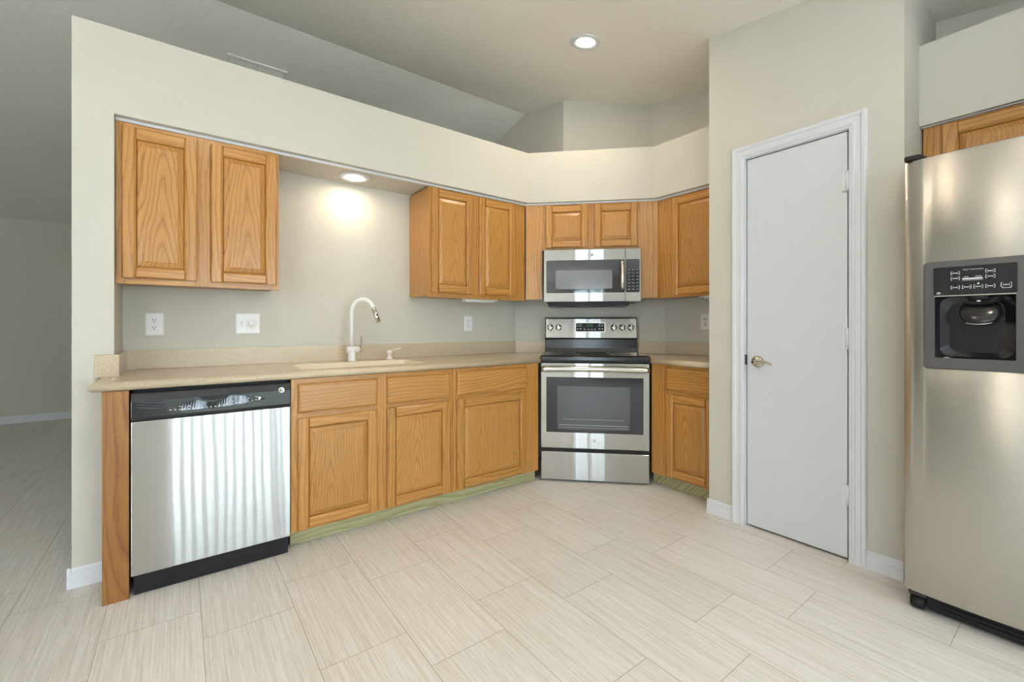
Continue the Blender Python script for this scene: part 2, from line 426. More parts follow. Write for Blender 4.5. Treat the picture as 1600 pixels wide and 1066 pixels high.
# baseboards
BBP = [(0, 0), (0, 0.084), (0.004, 0.084), (0.008, 0.072), (0.008, 0.058), (0.011, 0.055), (0.011, 0.036), (0.014, 0.032), (0.014, 0)]
def baseboard(name, p0, p1):
    """profile swept from p0 to p1; wall is on the left-hand side of the direction, board projects to the right"""
    d = Vector((p1[0]-p0[0], p1[1]-p0[1])); L = d.length; d /= L; nrm = Vector((d.y, -d.x))
    m = MB(); A = []; B = []
    for o, z in BBP:
        A.append(m.v(p0[0]+nrm.x*o, p0[1]+nrm.y*o, z)); B.append(m.v(p1[0]+nrm.x*o, p1[1]+nrm.y*o, z))
    n = len(BBP); m.face(A); m.face(B[::-1])
    for i in range(n): m.face([A[i], A[(i+1) % n], B[(i+1) % n], B[i]])
    return struct(m.build(name, M_TRIM))
baseboard('baseboard_wing', (-0.384, YS), (-0.252, YS))
baseboard('baseboard_wing_end', (-0.37, YB+0.14), (-0.37, YS-0.010))
baseboard('baseboard_far', (XL, 7.43), (2.6, 7.43))
baseboard('baseboard_pantry_left', (PX, 1.40), (PX, 1.249))
baseboard('baseboard_pantry_right', (PX, 0.643), (PX, 0.505))

# pantry door, jamb, casing
CP = [(0, 0), (0, 0.010), (0.010, 0.012), (0.014, 0.017), (0.022, 0.017), (0.026, 0.012), (0.044, 0.014), (0.050, 0.020), (0.062, 0.022), (0.066, 0.018), (0.068, 0)]
def casing():
    m = MB(); y0, y1, zt = 0.7005, 1.180, 2.040       # opening edges
    rings = []
    for (yy, zz, sy, sz) in ((y1, 0, 1, 0), (y1, zt, 1, 1), (y0, zt, -1, 1), (y0, 0, -1, 0)):
        rings.append([(PX-o, yy+sy*w, zz+sz*w) for w, o in CP])
    m.loops(rings, 0, True, True, False, True)
    return struct(m.build('trim_1', M_TRIM))
casing()
m = MB(); m.box(PX+0.001, PX+0.11, 1.176, 1.185, 0, 2.045); m.box(PX+0.001, PX+0.11, 0.692, 0.705, 0, 2.045); m.box(PX+0.001, PX+0.11, 0.705, 1.176, 2.036, 2.045)
m.box(PX+0.041, PX+0.055, 1.164, 1.176, 0, 2.036); m.box(PX+0.041, PX+0.055, 0.705, 0.717, 0, 2.036); m.box(PX+0.041, PX+0.055, 0.717, 1.164, 2.024, 2.036)
struct(m.build('trim_2', M_TRIM))
m = MB(); m.box(PX+0.003, PX+0.038, 0.7105, 1.1715, 0.012, 2.030)
door = m.build('door_1', M_WHITE, bevel=0.002); tag(door, 'narrow plain white pantry door with lever handle in white casing', kind='structure')
for z in (1.795, 1.05, 0.31):
    m = MB(); m.tube([(PX-0.005, 0.7085, z-0.046), (PX-0.005, 0.7085, z+0.046)], 0.0075, 12)
    for q in (-0.048, 0.048): m.lathe([(0.0005, -0.004), (0.005, -0.001), (0.005, 0.001), (0.0005, 0.004)], (PX-0.005, 0.7085, z+q), 'z', 12)
    m.box(PX-0.003, PX+0.0035, 0.7115, 0.728, z-0.045, z+0.045)
    m.build('hinge', M_TRIM, door)
m = MB()
m.lathe([(0.032, 0.0), (0.032, -0.004), (0.026, -0.010), (0.012, -0.013), (0.012, -0.05), (0.0, -0.052)], (PX+0.003, 1.115, 0.915), 'x')
lev = []
for k in range(11):
    a = k/10
    lev.append((PX-0.045, 1.118-0.092*a, 0.915+0.010*math.sin(a*PI*0.9)-0.012*a*a))
m.tube(lev, [0.0095, 0.0105, 0.010, 0.0092, 0.0085, 0.008, 0.0076, 0.0072, 0.0068, 0.006, 0.004], 12)
tag(m.build('handle', M_NICKEL, door), 'satin nickel lever handle with round rosette')
m = MB(); m.box(PX-0.013, PX+0.03, 1.1725, 1.1765, 0.895, 0.951); m.build('strike_plate', M_DARKG, door, bevel=0.001)

# recessed lights
def can(name, c, nrm, label, watt, rad=0.062, spread=PI):
    rot = Vector(nrm).to_track_quat('Z', 'Y').to_euler()
    o = empty(name, c, 0, label, 'ceiling light', 'recessed ceiling lights'); o.rotation_euler = rot
    m = MB(); m.lathe([(0.093, 0.0), (0.094, -0.003), (0.088, -0.008), (0.070, -0.009), (0.056, -0.004), (0.050, 0.0)], (0, 0, 0), 'z', 40, cap0=False, cap1=False)
    m.build('trim_ring', M_TRIM, o)
    m = MB(); m.lathe([(0.054, -0.002), (0.048, -0.012), (0.03, -0.018), (0.0, -0.020)], (0, 0, 0), 'z', 32, cap0=False); m.build('lens', M_LENS, o)
    l = bpy.data.lights.new('lamp', 'AREA'); l.shape = 'DISK'; l.size = rad*2; l.energy = watt; l.color = LAMP; l.spread = spread
    lo = bpy.data.objects.new('lamp', l); COL.objects.link(lo); lo.parent = o; lo.location = (0, 0, -0.024)
    return o
CN = Vector((0, -0.152, 1)).normalized()
can('recessed_light', (2.044, 1.944, ceil_z(1.944)), CN, 'lit round recessed light in the sloped ceiling in front of the pantry', CAN_W)
can('recessed_light', (1.30, -0.10, ceil_z(-0.10)), CN, 'lit round recessed light in the ceiling before the refrigerator', CAN_W*0.9)
can('recessed_light', (0.1, 0.9, ceil_z(0.9)), CN, 'unseen round recessed light added before the dishwasher to brighten the room', CAN_W*0.9)  # extra lamp out of view, added to supply room light
can('recessed_light', (0.874, 2.815, ZS0), (0, 0, 1), 'lit round recessed light under the soffit above the sink', SOFFIT_W)

# unseen glowing globe added behind the camera to brighten ceiling and walls
pl = empty('added_fill_globe', (-1.0, 0.2, ceil_z(0.2)), 0, 'unseen white glowing globe added behind the camera to brighten the ceiling', 'lamp')
m = MB(); m.lathe([(0.06, 0.0), (0.06, -0.015), (0.02, -0.03), (0, -0.03)], (0, 0, 0), 'z'); m.build('canopy', M_NICKEL, pl)
m = MB(); m.tube([(0, 0, -0.03), (0, 0, -0.70)], 0.004, 8); m.build('cord', M_BLACKM, pl)
m = MB(); m.lathe([(0.03, -0.70)] + [(0.12*math.sin(a), -0.815+0.12*math.cos(a)) for a in [0.3+k*(PI-0.3)/14 for k in range(14)]] + [(0.0, -0.935)], (0, 0, 0), 'z', 28); m.build('globe', emis('fill_globe_glow', (1.0, 0.86, 0.68), FILL_GLOBE), pl)
# ceiling vent on the far slope
M_VENT = plain('white_vent_paint', (0.86, 0.85, 0.80), 0.6)
vt = empty('ceiling_vent', (0.45, 3.765, ceil_z(3.765)), 0, 'grey louvered air vent in the far ceiling slope above the half wall', 'air vent')
vt.rotation_euler = Euler((-math.atan(0.185), 0, 0))
m = MB(); m.box(-0.19, 0.19, -0.10, -0.075, -0.012, 0); m.box(-0.19, 0.19, 0.075, 0.10, -0.012, 0); m.box(-0.19, -0.165, -0.075, 0.075, -0.012, 0); m.box(0.165, 0.19, -0.075, 0.075, -0.012, 0); m.box(-0.008, 0.008, -0.075, 0.075, -0.010, 0)
m.build('frame', M_VENT, vt)
m = MB()
for k in range(7):
    y = -0.066+k*0.022; m.prism([(y-0.008, -0.001), (y+0.008, -0.010), (y+0.009, -0.009), (y-0.007, 0)], -0.165, 0.165, 'x')
m.build('louvers', M_VENT, vt)

# ------------------------------------------------------------------ cabinet parts (local: x along the run, y into the wall, z up, face frame at y=0)
T = 0.019
def panel_door(name, x0, x1, z0, z1, parent, pm, fw=0.052):
    """frame-and-panel door; hinge side does not show. Front at y=-T"""
    w, h = x1-x0, z1-z0
    prof = [(0, -0.0005), (0, -0.013), (0.006, -T), (fw-0.010, -T), (fw-0.003, -0.0145), (fw, -0.010), (fw, -0.0005)]
    m = MB()
    m.prism([(a, b) for a, b in prof], 0, h, 'z', 0)
    m.prism([(w-a, b) for a, b in reversed(prof)], 0, h, 'z', 0)
    for flip in (0, 1):
        A = []; B = []
        for a, b in prof:
            z = h-a if flip else a
            A.append(m.v(fw, b, z)); B.append(m.v(w-fw, b, z))
        n = len(prof)
        for i in range(n): m.face([A[i], A[(i+1) % n], B[(i+1) % n], B[i]], 1)
        m.face(A[::-1], 1); m.face(B, 1)
    d = m.build(name, OAK_SET, parent, loc=(x0, 0, z0))
    m = MB(); rings = []
    for ins, y in ((-0.002, -0.002), (0.002, -0.004), (0.0035, -0.0085), (0.024, -0.0160), (0.0255, -0.0180)):
        i = fw+ins; rings.append([(i, y, i), (w-i, y, i), (w-i, y, h-i), (i, y, h-i)])
    m.loops(rings, 0, False, True); m.build('panel', pm, d)
    return d
def drawer_front(x0, x1, z0, z1, parent):
    w, h = x1-x0, z1-z0; m = MB(); rings = []
    for i, y in ((0, -0.0005), (0, -0.011), (0.004, -0.0165), (0.010, -T)):
        rings.append([(i, y, i), (w-i, y, i), (w-i, y, h-i), (i, y, h-i)])
    m.loops(rings, 0, True, True)
    return m.build('drawer', OAK_H, parent, loc=(x0, 0, z0))
def face_frame(w, z0, z1, stiles, rails, parent, t=0.02):
    """stiles: list of (x0,x1); rails: list of (z0,z1); rails run between stiles"""
    m = MB()
    for a, b in stiles: m.box(a, b, 0, t, z0, z1, 0)
    for (a, b), (c, d) in zip(stiles[:-1], stiles[1:]):
        for e, f in rails: m.box(b, c, 0.0003, t, e, f, 1)
    return m.build('face_frame', OAK_SET, parent)
def carcass(x0, x1, depth, z0, z1, parent, t=0.02):
    m = MB(); m.box(x0, x1, t, depth, z0, z1); return m.build('carcass', OAK_Q, parent)

# --- upper cabinets
UZ0, UZ1 = 1.303, 2.036
c = empty('wall_cabinet', (-0.234, 2.655, 0), 0, 'upper oak cabinet with two tall doors left of the sink light', 'cabinet', 'oak upper cabinets')
carcass(0.0, 0.655, YB-2.655-0.001, UZ0+0.012, UZ1, c)
face_frame(0.657, UZ0, UZ1, [(0, 0.035), (0.29, 0.35), (0.625, 0.657)], [(UZ0, UZ0+0.04), (UZ1-0.03, UZ1)], c)
panel_door('door', 0.020, 0.300, 1.330, 2.016, c, OAK_P)
panel_door('door', 0.353, 0.644, 1.330, 2.014, c, OAK_P)
c = empty('wall_cabinet', (1.294, 2.655, 0), 0, 'upper oak cabinet with two tall doors right of the faucet', 'cabinet', 'oak upper cabinets')
carcass(0.02, 0.79, YB-2.655-0.001, UZ0+0.012, UZ1, c)
face_frame(0.83, UZ0, UZ1, [(0.016, 0.06), (0.345, 0.405), (0.71, 0.824)], [(UZ0, UZ0+0.04), (UZ1-0.03, UZ1)], c)
panel_door('door', 0.031, 0.350, 1.335, 2.022, c, OAK_Q)
panel_door('door', 0.404, 0.722, 1.335, 2.024, c, OAK_Q)
# diagonal: origin where u=0 on plane X+Y=S
def diag(S, u=0.0, z=0.0): return ((S+u*R2)/2, (S-u*R2)/2, z)
SD = 4.775
c = empty('wall_cabinet', diag(SD), -PI/4, 'small oak cabinet with two short doors above the microwave', 'cabinet', 'oak upper cabinets')
carcass(-0.24, 0.478, 0.31, 1.70, UZ1, c)
face_frame(0.74, 1.685, UZ1, [(-0.243, -0.21), (0.092, 0.155), (0.46, 0.482)], [(1.685, 1.72), (UZ1-0.03, UZ1)], c)
panel_door('door', -0.217, 0.100, 1.705, 2.022, c, OAK_Q)
panel_door('door', 0.149, 0.466, 1.705, 2.022, c, OAK_Q)
m = MB(); m.box(-0.370, -0.2435, 0, 0.02, 1.313, UZ1); m.build('filler', OAK_V, c)
m = MB(); m.box(0.4825, 0.578, 0, 0.02, 1.318, UZ1); m.build('filler', OAK_V, c)
m = MB(); m.box(0.5785, 0.612, -0.004, 0.02, 1.318, UZ1); m.build('filler', OAK_V, c)
c = empty('wall_cabinet', (2.825, 1.958, 0), -PI/2, 'upper oak cabinet with one tall door beside the pantry wall', 'cabinet', 'oak upper cabinets')
carcass(0.02, 0.565, XR-2.825-0.001, UZ0+0.025, UZ1, c)
face_frame(0.56, UZ0+0.012, UZ1, [(0.0, 0.14), (0.52, 0.566)], [(UZ0+0.012, UZ0+0.05), (UZ1-0.03, UZ1)], c)
panel_door('door', 0.122, 0.54, 1.332, 2.022, c, OAK_Q)
# under-cabinet lamps
for loc, rz, lab in (((1.588, 2.70, 1.283), 0, 'thin white lamp strip fixed under the upper cabinet near the faucet'), ((2.86, 1.655, 1.298), -PI/2, 'thin white lamp strip fixed under the upper cabinet by the pantry wall')):
    c = empty('under_cabinet_lamp', loc, rz, lab, 'lamp', 'under cabinet lamps')
    m = MB(); m.box(0, 0.31 if rz == 0 else 0.25, 0, 0.07, 0.012, 0.032); m.build('housing', M_IVORY, c, bevel=0.003)
    m = MB(); m.box(0.035, 0.28 if rz == 0 else 0.22, 0.004, 0.06, 0.0, 0.0125); m.build('diffuser', M_PLASTIC, c, bevel=0.003)
# cabinet over the fridge
c = empty('wall_cabinet', (2.825, 0.50, 0), -PI/2, 'oak cabinet above the stainless refrigerator', 'cabinet', 'oak upper cabinets')
carcass(0.002, 0.996, XR-2.825-0.001, 1.80, 2.046, c)
face_frame(1.0, 1.79, 2.046, [(0.002, 0.10), (0.47, 0.53), (0.93, 0.998)], [(1.79, 1.83), (2.036, 2.046)], c)
panel_door('door', 0.066, 0.49, 1.75, 2.036, c, OAK_Q, 0.056)
panel_door('door', 0.51, 0.94, 1.75, 2.036, c, OAK_Q, 0.056)
m = MB(); m.box(XS+0.022, 2.824, -0.498, 0.503, 2.046, 2.0495); struct(m.build('trim_3', M_TRIM))
# white caulk bead along the tops of the corner cabinets
m = MB()
m.prism([(-0.234, 2.648), (2.122, 2.648), (2.818, 1.952), (2.818, 1.392), (2.832, 1.392), (2.832, 1.958), (2.128, 2.662), (-0.234, 2.662)], UZ1+0.0005, ZS0-0.0005, 'z')
struct(m.build('trim_4', M_TRIM))

# --- base cabinets
BF = 2.371; CT0, CT1 = 0.849, 0.886
def toe(x0, x1, parent): 
    m = MB(); m.box(x0, x1, 0.076, 0.09, 0.002, 0.094); return m.build('toe_kick', OAK_GREEN, parent)
RZ = [(0.094, 0.13), (0.645, 0.69), (0.815, CT0-0.002)]
c = empty('base_cabinet', (0.431, BF, 0), 0, 'wide oak sink base with two false drawers and two doors beside the dishwasher', 'cabinet', 'oak base cabinets')
carcass(0.002, 0.896, 0.60, 0.096, 0.70, c)
face_frame(0.898, 0.094, CT0-0.002, [(0.0, 0.05), (0.405, 0.49), (0.865, 0.898)], RZ, c)
for a, b in ((0.029, 0.425), (0.480, 0.875)):
    drawer_front(a, b, 0.680, 0.824, c); panel_door('door', a, b, 0.107, 0.654, c, OAK_Q)
c = empty('base_cabinet', (1.331, BF, 0), 0, 'oak base cabinet with one drawer and one wide door left of the range', 'cabinet', 'oak base cabinets')
carcass(0.0, 0.68, 0.60, 0.096, CT0-0.002, c).scale = (1, 1, 1)
face_frame(0.68, 0.094, CT0-0.002, [(0.0, 0.05), (0.53, 0.683)], RZ, c)
drawer_front(0.024, 0.569, 0.682, 0.828, c); panel_door('door', 0.024, 0.567, 0.107, 0.659, c, OAK_Q)
m = MB(); m.box(0.441, 2.045, 2.447, 2.461, 0.002, 0.094)
tag(m.build('toe_kick_board', OAK_GREEN), 'pale green wood toe kick board running under the sink cabinets', 'toe kick')
RX = 2.617
c = empty('base_cabinet', (RX, 1.862, 0), -PI/2, 'oak base cabinet with one drawer and one door between range and pantry', 'cabinet', 'oak base cabinets')
carcass(0.0, 0.468, XR-RX-0.002, 0.096, CT0-0.002, c)
face_frame(0.47, 0.094, CT0-0.002, [(0.0, 0.12), (0.42, 0.47)], RZ, c)
drawer_front(0.117, 0.45, 0.682, 0.83, c); panel_door('door', 0.120, 0.45, 0.105, 0.653, c, OAK_Q)
m = MB(); m.box(2.69, 2.704, 1.393, 1.90, 0.002, 0.094)
tag(m.build('toe_kick_board', OAK_GREEN), 'pale green wood toe kick board under the cabinet between range and pantry', 'toe kick')
# oak end panel by the dishwasher
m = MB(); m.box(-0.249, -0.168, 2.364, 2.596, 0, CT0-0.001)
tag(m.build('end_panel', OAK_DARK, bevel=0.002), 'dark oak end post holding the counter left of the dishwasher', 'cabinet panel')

# --- countertops
def front_nose(m, path, z0, z1, n=7):
    """half round nose along an open path (left side of the path is the slab)"""
    r = (z1-z0)/2; zc = (z0+z1)/2; rings = []
    P = [Vector(p) for p in path]
    for i, p in enumerate(P):
        d0 = (P[i]-P[i-1]).normalized() if i else (P[1]-P[0]).normalized()
        d1 = (P[i+1]-P[i]).normalized() if i < len(P)-1 else d0
        n0 = Vector((d0.y, -d0.x)); n1 = Vector((d1.y, -d1.x)); b = (n0+n1).normalized(); k = 1/max(0.3, b.dot(n0))
        rings.append([(p.x+b.x*k*r*math.cos(a), p.y+b.y*k*r*math.cos(a), zc+r*math.sin(a)) for a in [-PI/2+PI*j/n for j in range(n+1)]])
    m.loops(rings, 0, True, True, True, False)
def slab_with_hole(m, poly, hole, z0, z1):
    for z in (z0, z1):
        es = []
        for pl in ([poly] + ([hole] if hole else [])):
            vs = [m.v(x, y, z) for x, y in pl]
            es += [m.bm.edges.new((vs[i], vs[(i+1) % len(vs)])) for i in range(len(vs))]
        bmesh.ops.triangle_fill(m.bm, use_beauty=True, edges=es)
    for pl in ([poly] + ([hole] if hole else [])):
        n = len(pl); A = [m.v(x, y, z0) for x, y in pl]; B = [m.v(x, y, z1) for x, y in pl]
        for i in range(n): m.face([A[i], A[(i+1) % n], B[(i+1) % n], B[i]])
    bmesh.ops.remove_doubles(m.bm, verts=m.bm.verts[:], dist=0.0002)
SX0, SX1, SY0, SY1 = 0.50, 1.21, 2.45, 2.80
hole = rrect(SX0, SX1, SY0, SY1, 0.05)
ct = empty('countertop', (0, 0, 0), 0, 'long beige speckled countertop over dishwasher and sink cabinets', 'countertop', 'beige countertops')
m = MB(); rn = (CT1-CT0)/2; fe = 2.345+rn
xa = 2.005; kx = 0.3455
poly = [(-0.29+rn, fe), (fe-kx, fe), (2.4475, 2.4475+kx), (2.27-0.001, YB-0.001), (-0.235, YB-0.001), (-0.235, YS-0.001), (-0.29+rn, YS-0.001)]
slab_with_hole(m, poly, hole, CT0, CT1)
front_nose(m, [(-0.29+rn, YS-0.001), (-0.29+rn, fe), (fe-kx, fe)], CT0, CT1)
m.build('slab', M_COUNTER, ct)
def splash(p0, p1, t, parent, z1=0.984):
    d = Vector((p1[0]-p0[0], p1[1]-p0[1])).normalized(); n = Vector((d.y, -d.x))*t
    m = MB(); m.prism([p0, p1, (p1[0]+n.x, p1[1]+n.y), (p0[0]+n.x, p0[1]+n.y)], CT1+0.0002, z1, 'z'); return m.build('backsplash', M_COUNTER, parent, bevel=0.0015)
splash((-0.234, YB-0.0005), (2.262, YB-0.0005), 0.018, ct)
splash((2.275, YB-0.006), (2.455, YB-0.186), 0.018, ct)
splash((-0.2355, YS+0.003), (-0.2355, YB-0.019), 0.018, ct)
splash((-0.298, YS-0.0005), (-0.2177, YS-0.0005), 0.018, ct)
ct = empty('countertop', (0, 0, 0), 0, 'short beige speckled countertop between range and pantry wall', 'countertop', 'beige countertops')
m = MB(); xe = RX-0.045+rn; kx = 0.748
poly = [(xe, xe-kx), (xe, 1.392), (XR-0.001, 1.392), (XR-0.001, 2.098), (2.9925, 2.2445)]
slab_with_hole(m, poly, None, CT0, CT1)
front_nose(m, [(xe, xe-kx), (xe, 1.392)], CT0, CT1)
m.build('slab', M_COUNTER, ct)
splash((2.985, 2.253), (XR-0.006, 2.0985), 0.018, ct)
splash((XR-0.0005, 2.085), (XR-0.0005, 1.392), 0.018, ct)
# sink
m = MB()
def rr3(ins, z, r): return [(x, y, z) for x, y in rrect(SX0+ins, SX1-ins, SY0+ins, SY1-ins, r, 6)]
m.loops([rr3(0.0005, CT1-0.001, 0.05), rr3(0.002, CT0-0.002, 0.05), rr3(0.006, 0.80, 0.05), rr3(0.02, 0.725, 0.05), rr3(0.06, 0.712, 0.04)], 0, False, True, True)
sk = empty('sink', (0, 0, 0), 0, 'cream undermount kitchen sink set in the long countertop below the faucet', 'sink')
m.build('basin', M_SINK, sk)
m = MB(); m.lathe([(0.04, 0.716), (0.045, 0.7135), (0.03, 0.713), (0.0, 0.7125)], (0.86, 2.62, 0), 'z', 24, cap0=False); m.build('drain', M_CHROME, sk)

# faucet
f = empty('faucet', (0.872, 2.862, CT1), 0, 'white pull down gooseneck faucet standing behind the sink', 'faucet')
m = MB(); m.lathe([(0.0255, 0), (0.0255, 0.004), (0.023, 0.006), (0.023, 0.083), (0.022, 0.088), (0.014, 0.090)], (0, 0, 0), 'z')
m.tube([(-0.033, 0, 0.072), (-0.032, 0, 0.072), (0.045, 0, 0.072)], [0.020, 0.022, 0.022], 20)
m.build('body', M_PLASTIC, f)
dx, dy = math.cos(-0.75), math.sin(-0.75)
path = [(0, 0, 0.088), (0, 0, 0.20), (0, 0, 0.295)]
Rg = 0.074
for k in range(1, 15):
    a = PI - k*(PI*0.90)/14
    path.append(((Rg+Rg*math.cos(a))*dx, (Rg+Rg*math.cos(a))*dy, 0.31+Rg*math.sin(a)*1.12))
m = MB(); m.tube(path, 0.0135, 18); m.build('spout', M_PLASTIC, f)
e = Vector(path[-1]); t = (Vector(path[-1])-Vector(path[-2])).normalized()
m = MB(); m.tube([e, e+t*0.05, e+t*0.095], [0.0138, 0.015, 0.0155], 18); sh = m.build('spray_head', M_CHROME, f)
m = MB()
for q in (0.045, 0.068): 
    c0 = e+t*q+Vector((0.0, -0.0135, 0)); m.lathe([(0.006, 0.0), (0.006, -0.003), (0.0, -0.0035)], tuple(c0), 'y', 12)
m.build('spray_button', M_BLACKM, sh)
m = MB(); m.lathe([(0.0165, 0.045), (0.0165, 0.058), (0.012, 0.061), (0.0, 0.061)], (0, 0, 0.072), 'x', 20)
m.tube([(0.054, 0, 0.072), (0.058, 0, 0.11), (0.062, 0, 0.158)], [0.0065, 0.006, 0.0055], 10)
tag(m.build('handle', M_NICKEL, f), 'satin nickel side lever')
# soap dispenser
s = empty('soap_dispenser', (1.122, 2.862, CT1), 0, 'small cream soap pump beside the faucet behind the sink', 'soap dispenser')
m = MB(); m.lathe([(0.021, 0), (0.021, 0.006), (0.014, 0.010), (0.013, 0.035), (0.017, 0.038), (0.017, 0.055), (0.012, 0.060), (0, 0.061)], (0, 0, 0), 'z'); m.build('pump_head', M_PALEP, s)
m = MB(); m.tube([(0, 0, 0.052), (0.03, -0.018, 0.064), (0.065, -0.038, 0.078)], [0.006, 0.005, 0.004], 10); m.build('nozzle', M_PALEP, s)

# --- outlets and switch (local: plate in xz plane, front -y)
def plate(name, loc, rz, w, h, label, cat, kind):
    o = empty(name, loc, rz, label, cat)
    m = MB(); rings = []
    for i, y in ((0, -0.0003), (0, -0.003), (0.007, -0.006)):
        rings.append([(x, y, z) for x, z in rrect(-w/2+i, w/2-i, -h/2+i, h/2-i, 0.004, 3)])
    m.loops(rings, 0, True, True); m.build('cover_plate', M_PLASTIC, o)
    if kind == 'decora':
        m = MB(); m.box(-0.017, 0.017, -0.0085, -0.0055, -0.034, 0.034); r = m; yf = -0.0086
    if kind == 'duplex':
        m = MB()
        for zc in (0.0195, -0.0195): m.prism(rrect(-0.0165, 0.0165, zc-0.0145, zc+0.0145, 0.009), -0.0085, -0.0055, 'y')
        m.lathe([(0.0035, -0.0055), (0.0035, -0.0075), (0, -0.008)], (0, 0, 0), 'y', 10)
        r = m; yf = -0.0086
    if kind in ('decora', 'duplex'):
        for zc in (0.0195, -0.0195):
            m.box(-0.0075, -0.005, yf-0.0003, yf, zc-0.001, zc+0.008, 1); m.box(0.005, 0.0075, yf-0.0003, yf, zc-0.001, zc+0.007, 1)
            m.lathe([(0.0028, yf), (0.0028, yf-0.0003), (0, yf-0.0003)], (0, 0, zc-0.007), 'y', 10, 1)
        m.build('receptacle', [M_PLASTIC if kind == 'decora' else M_IVORY, M_SLOT], o)
    if kind == 'dimmer':
        m = MB(); m.box(-0.036, -0.026, -0.0075, -0.0055, -0.014, 0.014); m.box(-0.034, -0.028, -0.016, -0.007, -0.001, 0.009); m.build('toggle', M_IVORY, o, bevel=0.001)
        m = MB(); m.lathe([(0.030, -0.0058), (0.029, -0.0075), (0.026, -0.008), (0.025, -0.0065), (0.021, -0.0065), (0.017, -0.012), (0.013, -0.017), (0.009, -0.018), (0, -0.018)], (0.017, 0, 0), 'y', 32); m.build('knob', M_PLASTIC, o)
    return o
plate('outlet', (-0.111, YB, 1.12), 0, 0.079, 0.121, 'white double outlet under the left upper cabinet', 'outlet', 'decora')
plate('dimmer_switch', (0.313, YB, 1.124), 0, 0.121, 0.119, 'white switch plate with round dimmer knob left of the faucet', 'switch', 'dimmer')
plate('outlet', (1.806, YB, 1.128), 0, 0.074, 0.119, 'white outlet on the wall between faucet and range', 'outlet', 'decora')
plate('outlet', (XR, 1.763, 1.142), -PI/2, 0.074, 0.118, 'ivory outlet on the wall right of the range beside pantry', 'outlet', 'duplex')

def badge(parent, c, r, axis_y=-1, dark=False):
    """round maker's badge: ring, disc and a small script monogram"""
    m = MB()
    m.lathe([(r, 0.0), (r, -0.0015), (r*0.86, -0.003), (r*0.80, -0.002), (0, -0.002)], c, 'y', 28)
    b = m.build('badge', M_DARKG if dark else M_CHROME, parent)
    m = MB(); k = r*0.55
    g = [(-0.15+0.42*math.cos(a), 0.1+0.55*math.sin(a)) for a in [0.9+i*0.5 for i in range(10)]]
    m.tube([(c[0]-0.25*k+k*x*0.7, c[1]-0.0028, c[2]+k*z) for x, z in g], r*0.07, 6)
    g = [(0.35+0.32*math.cos(a), 0.28*(1 if i < 6 else 1)+0.3*math.sin(a)) for i, a in enumerate([0.6+i*0.55 for i in range(8)])] + [(0.35+0.34*math.cos(a), -0.3+0.36*math.sin(a)) for a in [1.8+i*0.55 for i in range(8)]]
    m.tube([(c[0]+0.15*k+k*x*0.8, c[1]-0.0028, c[2]+k*z) for x, z in g], r*0.06, 6)
    m.build('monogram', M_BLACKM if not dark else M_PRINT, b)
    return b

# ------------------------------------------------------------------ dishwasher (local origin at its left front bottom, panel plane y=0)
d = empty('dishwasher', (-0.162, 2.357, 0), 0, 'stainless dishwasher with black control panel under the countertop', 'dishwasher')
WD = 0.588
m = MB(); m.box(0.004, WD-0.004, 0.06, 0.58, 0.02, 0.84); m.build('tub', M_BLACKM, d)
m = MB(); m.box(0, WD, 0, 0.055, 0.089, 0.719); m.build('door', M_STEEL, d, bevel=0.003)
# control panel: front skin with shallow curved bottom edge
m = MB()
m.prism([(0.058, 0.722), (-0.006, 0.722), (-0.009, 0.735), (-0.006, 0.80), (0.004, 0.834), (0.058, 0.834)], 0, WD, 'x')
cp = m.build('control_panel', M_BLACK, d, bevel=0.003)
def lens(u):                      # lower and upper outline of the shiny lens pad along the panel
    s = math.sin(PI*u); lo = 0.752 + 0.016*u - 0.010*s; hi = 0.757 + 0.012*u + 0.034*s**0.8
    return lo, hi
m = MB(); N = 40; lo = []; hi = []
def py(z): return -0.0068 - (z-0.735)*(-0.02)
for i in range(N+1):
    u = i/N; a, b = lens(u); x = 0.105+0.375*u
    if 0.32 < u < 0.60: b -= 0.020*math.sin(PI*(u-0.32)/0.28)**0.7
    b = max(b, a+0.0015)
    lo.append((x, -0.0132, a)); hi.append((x, -0.0075, b))
m.loops([lo, hi], 0, False, False, False, False)
m.loops([[(x, y+0.006, z-0.001) for x, y, z in lo], lo], 0, False, False, False, False)
m.loops([hi, [(x, y+0.007, z+0.001) for x, y, z in hi]], 0, False, False, False, False)
m.build('touch_pad', M_GLASSB, cp)
m = MB()
for i in range(22):
    u = 0.06+0.88*i/21; a, b = lens(u); x = 0.105+0.375*u
    m.box(x-0.004, x+0.003, -0.0133, -0.012, a+0.004, a+0.007)
    if i % 2 == 0 and not 0.3 < u < 0.62 and 0.12 < u < 0.9: m.box(x-0.003, x+0.006, -0.0115, -0.0095, a+0.016, a+0.019)
m.build('key_print', M_PRINT, cp)
m = MB(); m.prism([(0.225, 0.803), (0.345, 0.806), (0.33, 0.790), (0.30, 0.782), (0.265, 0.782), (0.24, 0.789)], -0.0085, -0.004, 'y'); m.build('latch_grip', M_BLACKM, cp)
m = MB()
for k in range(3): m.box(0.016, 0.108-k*0.008, -0.0105, -0.0065, 0.798-k*0.011, 0.802-k*0.011)
for v in m.bm.verts: v.co.z -= (v.co.x-0.016)*0.16
m.build('vent_slots', M_DARKG, cp)
badge(cp, (0.548, -0.0062, 0.803), 0.0135)
m = MB(); m.box(0.008, WD-0.008, 0.022, 0.05, 0.004, 0.086); m.build('kick_plate', M_BLACKM, d)

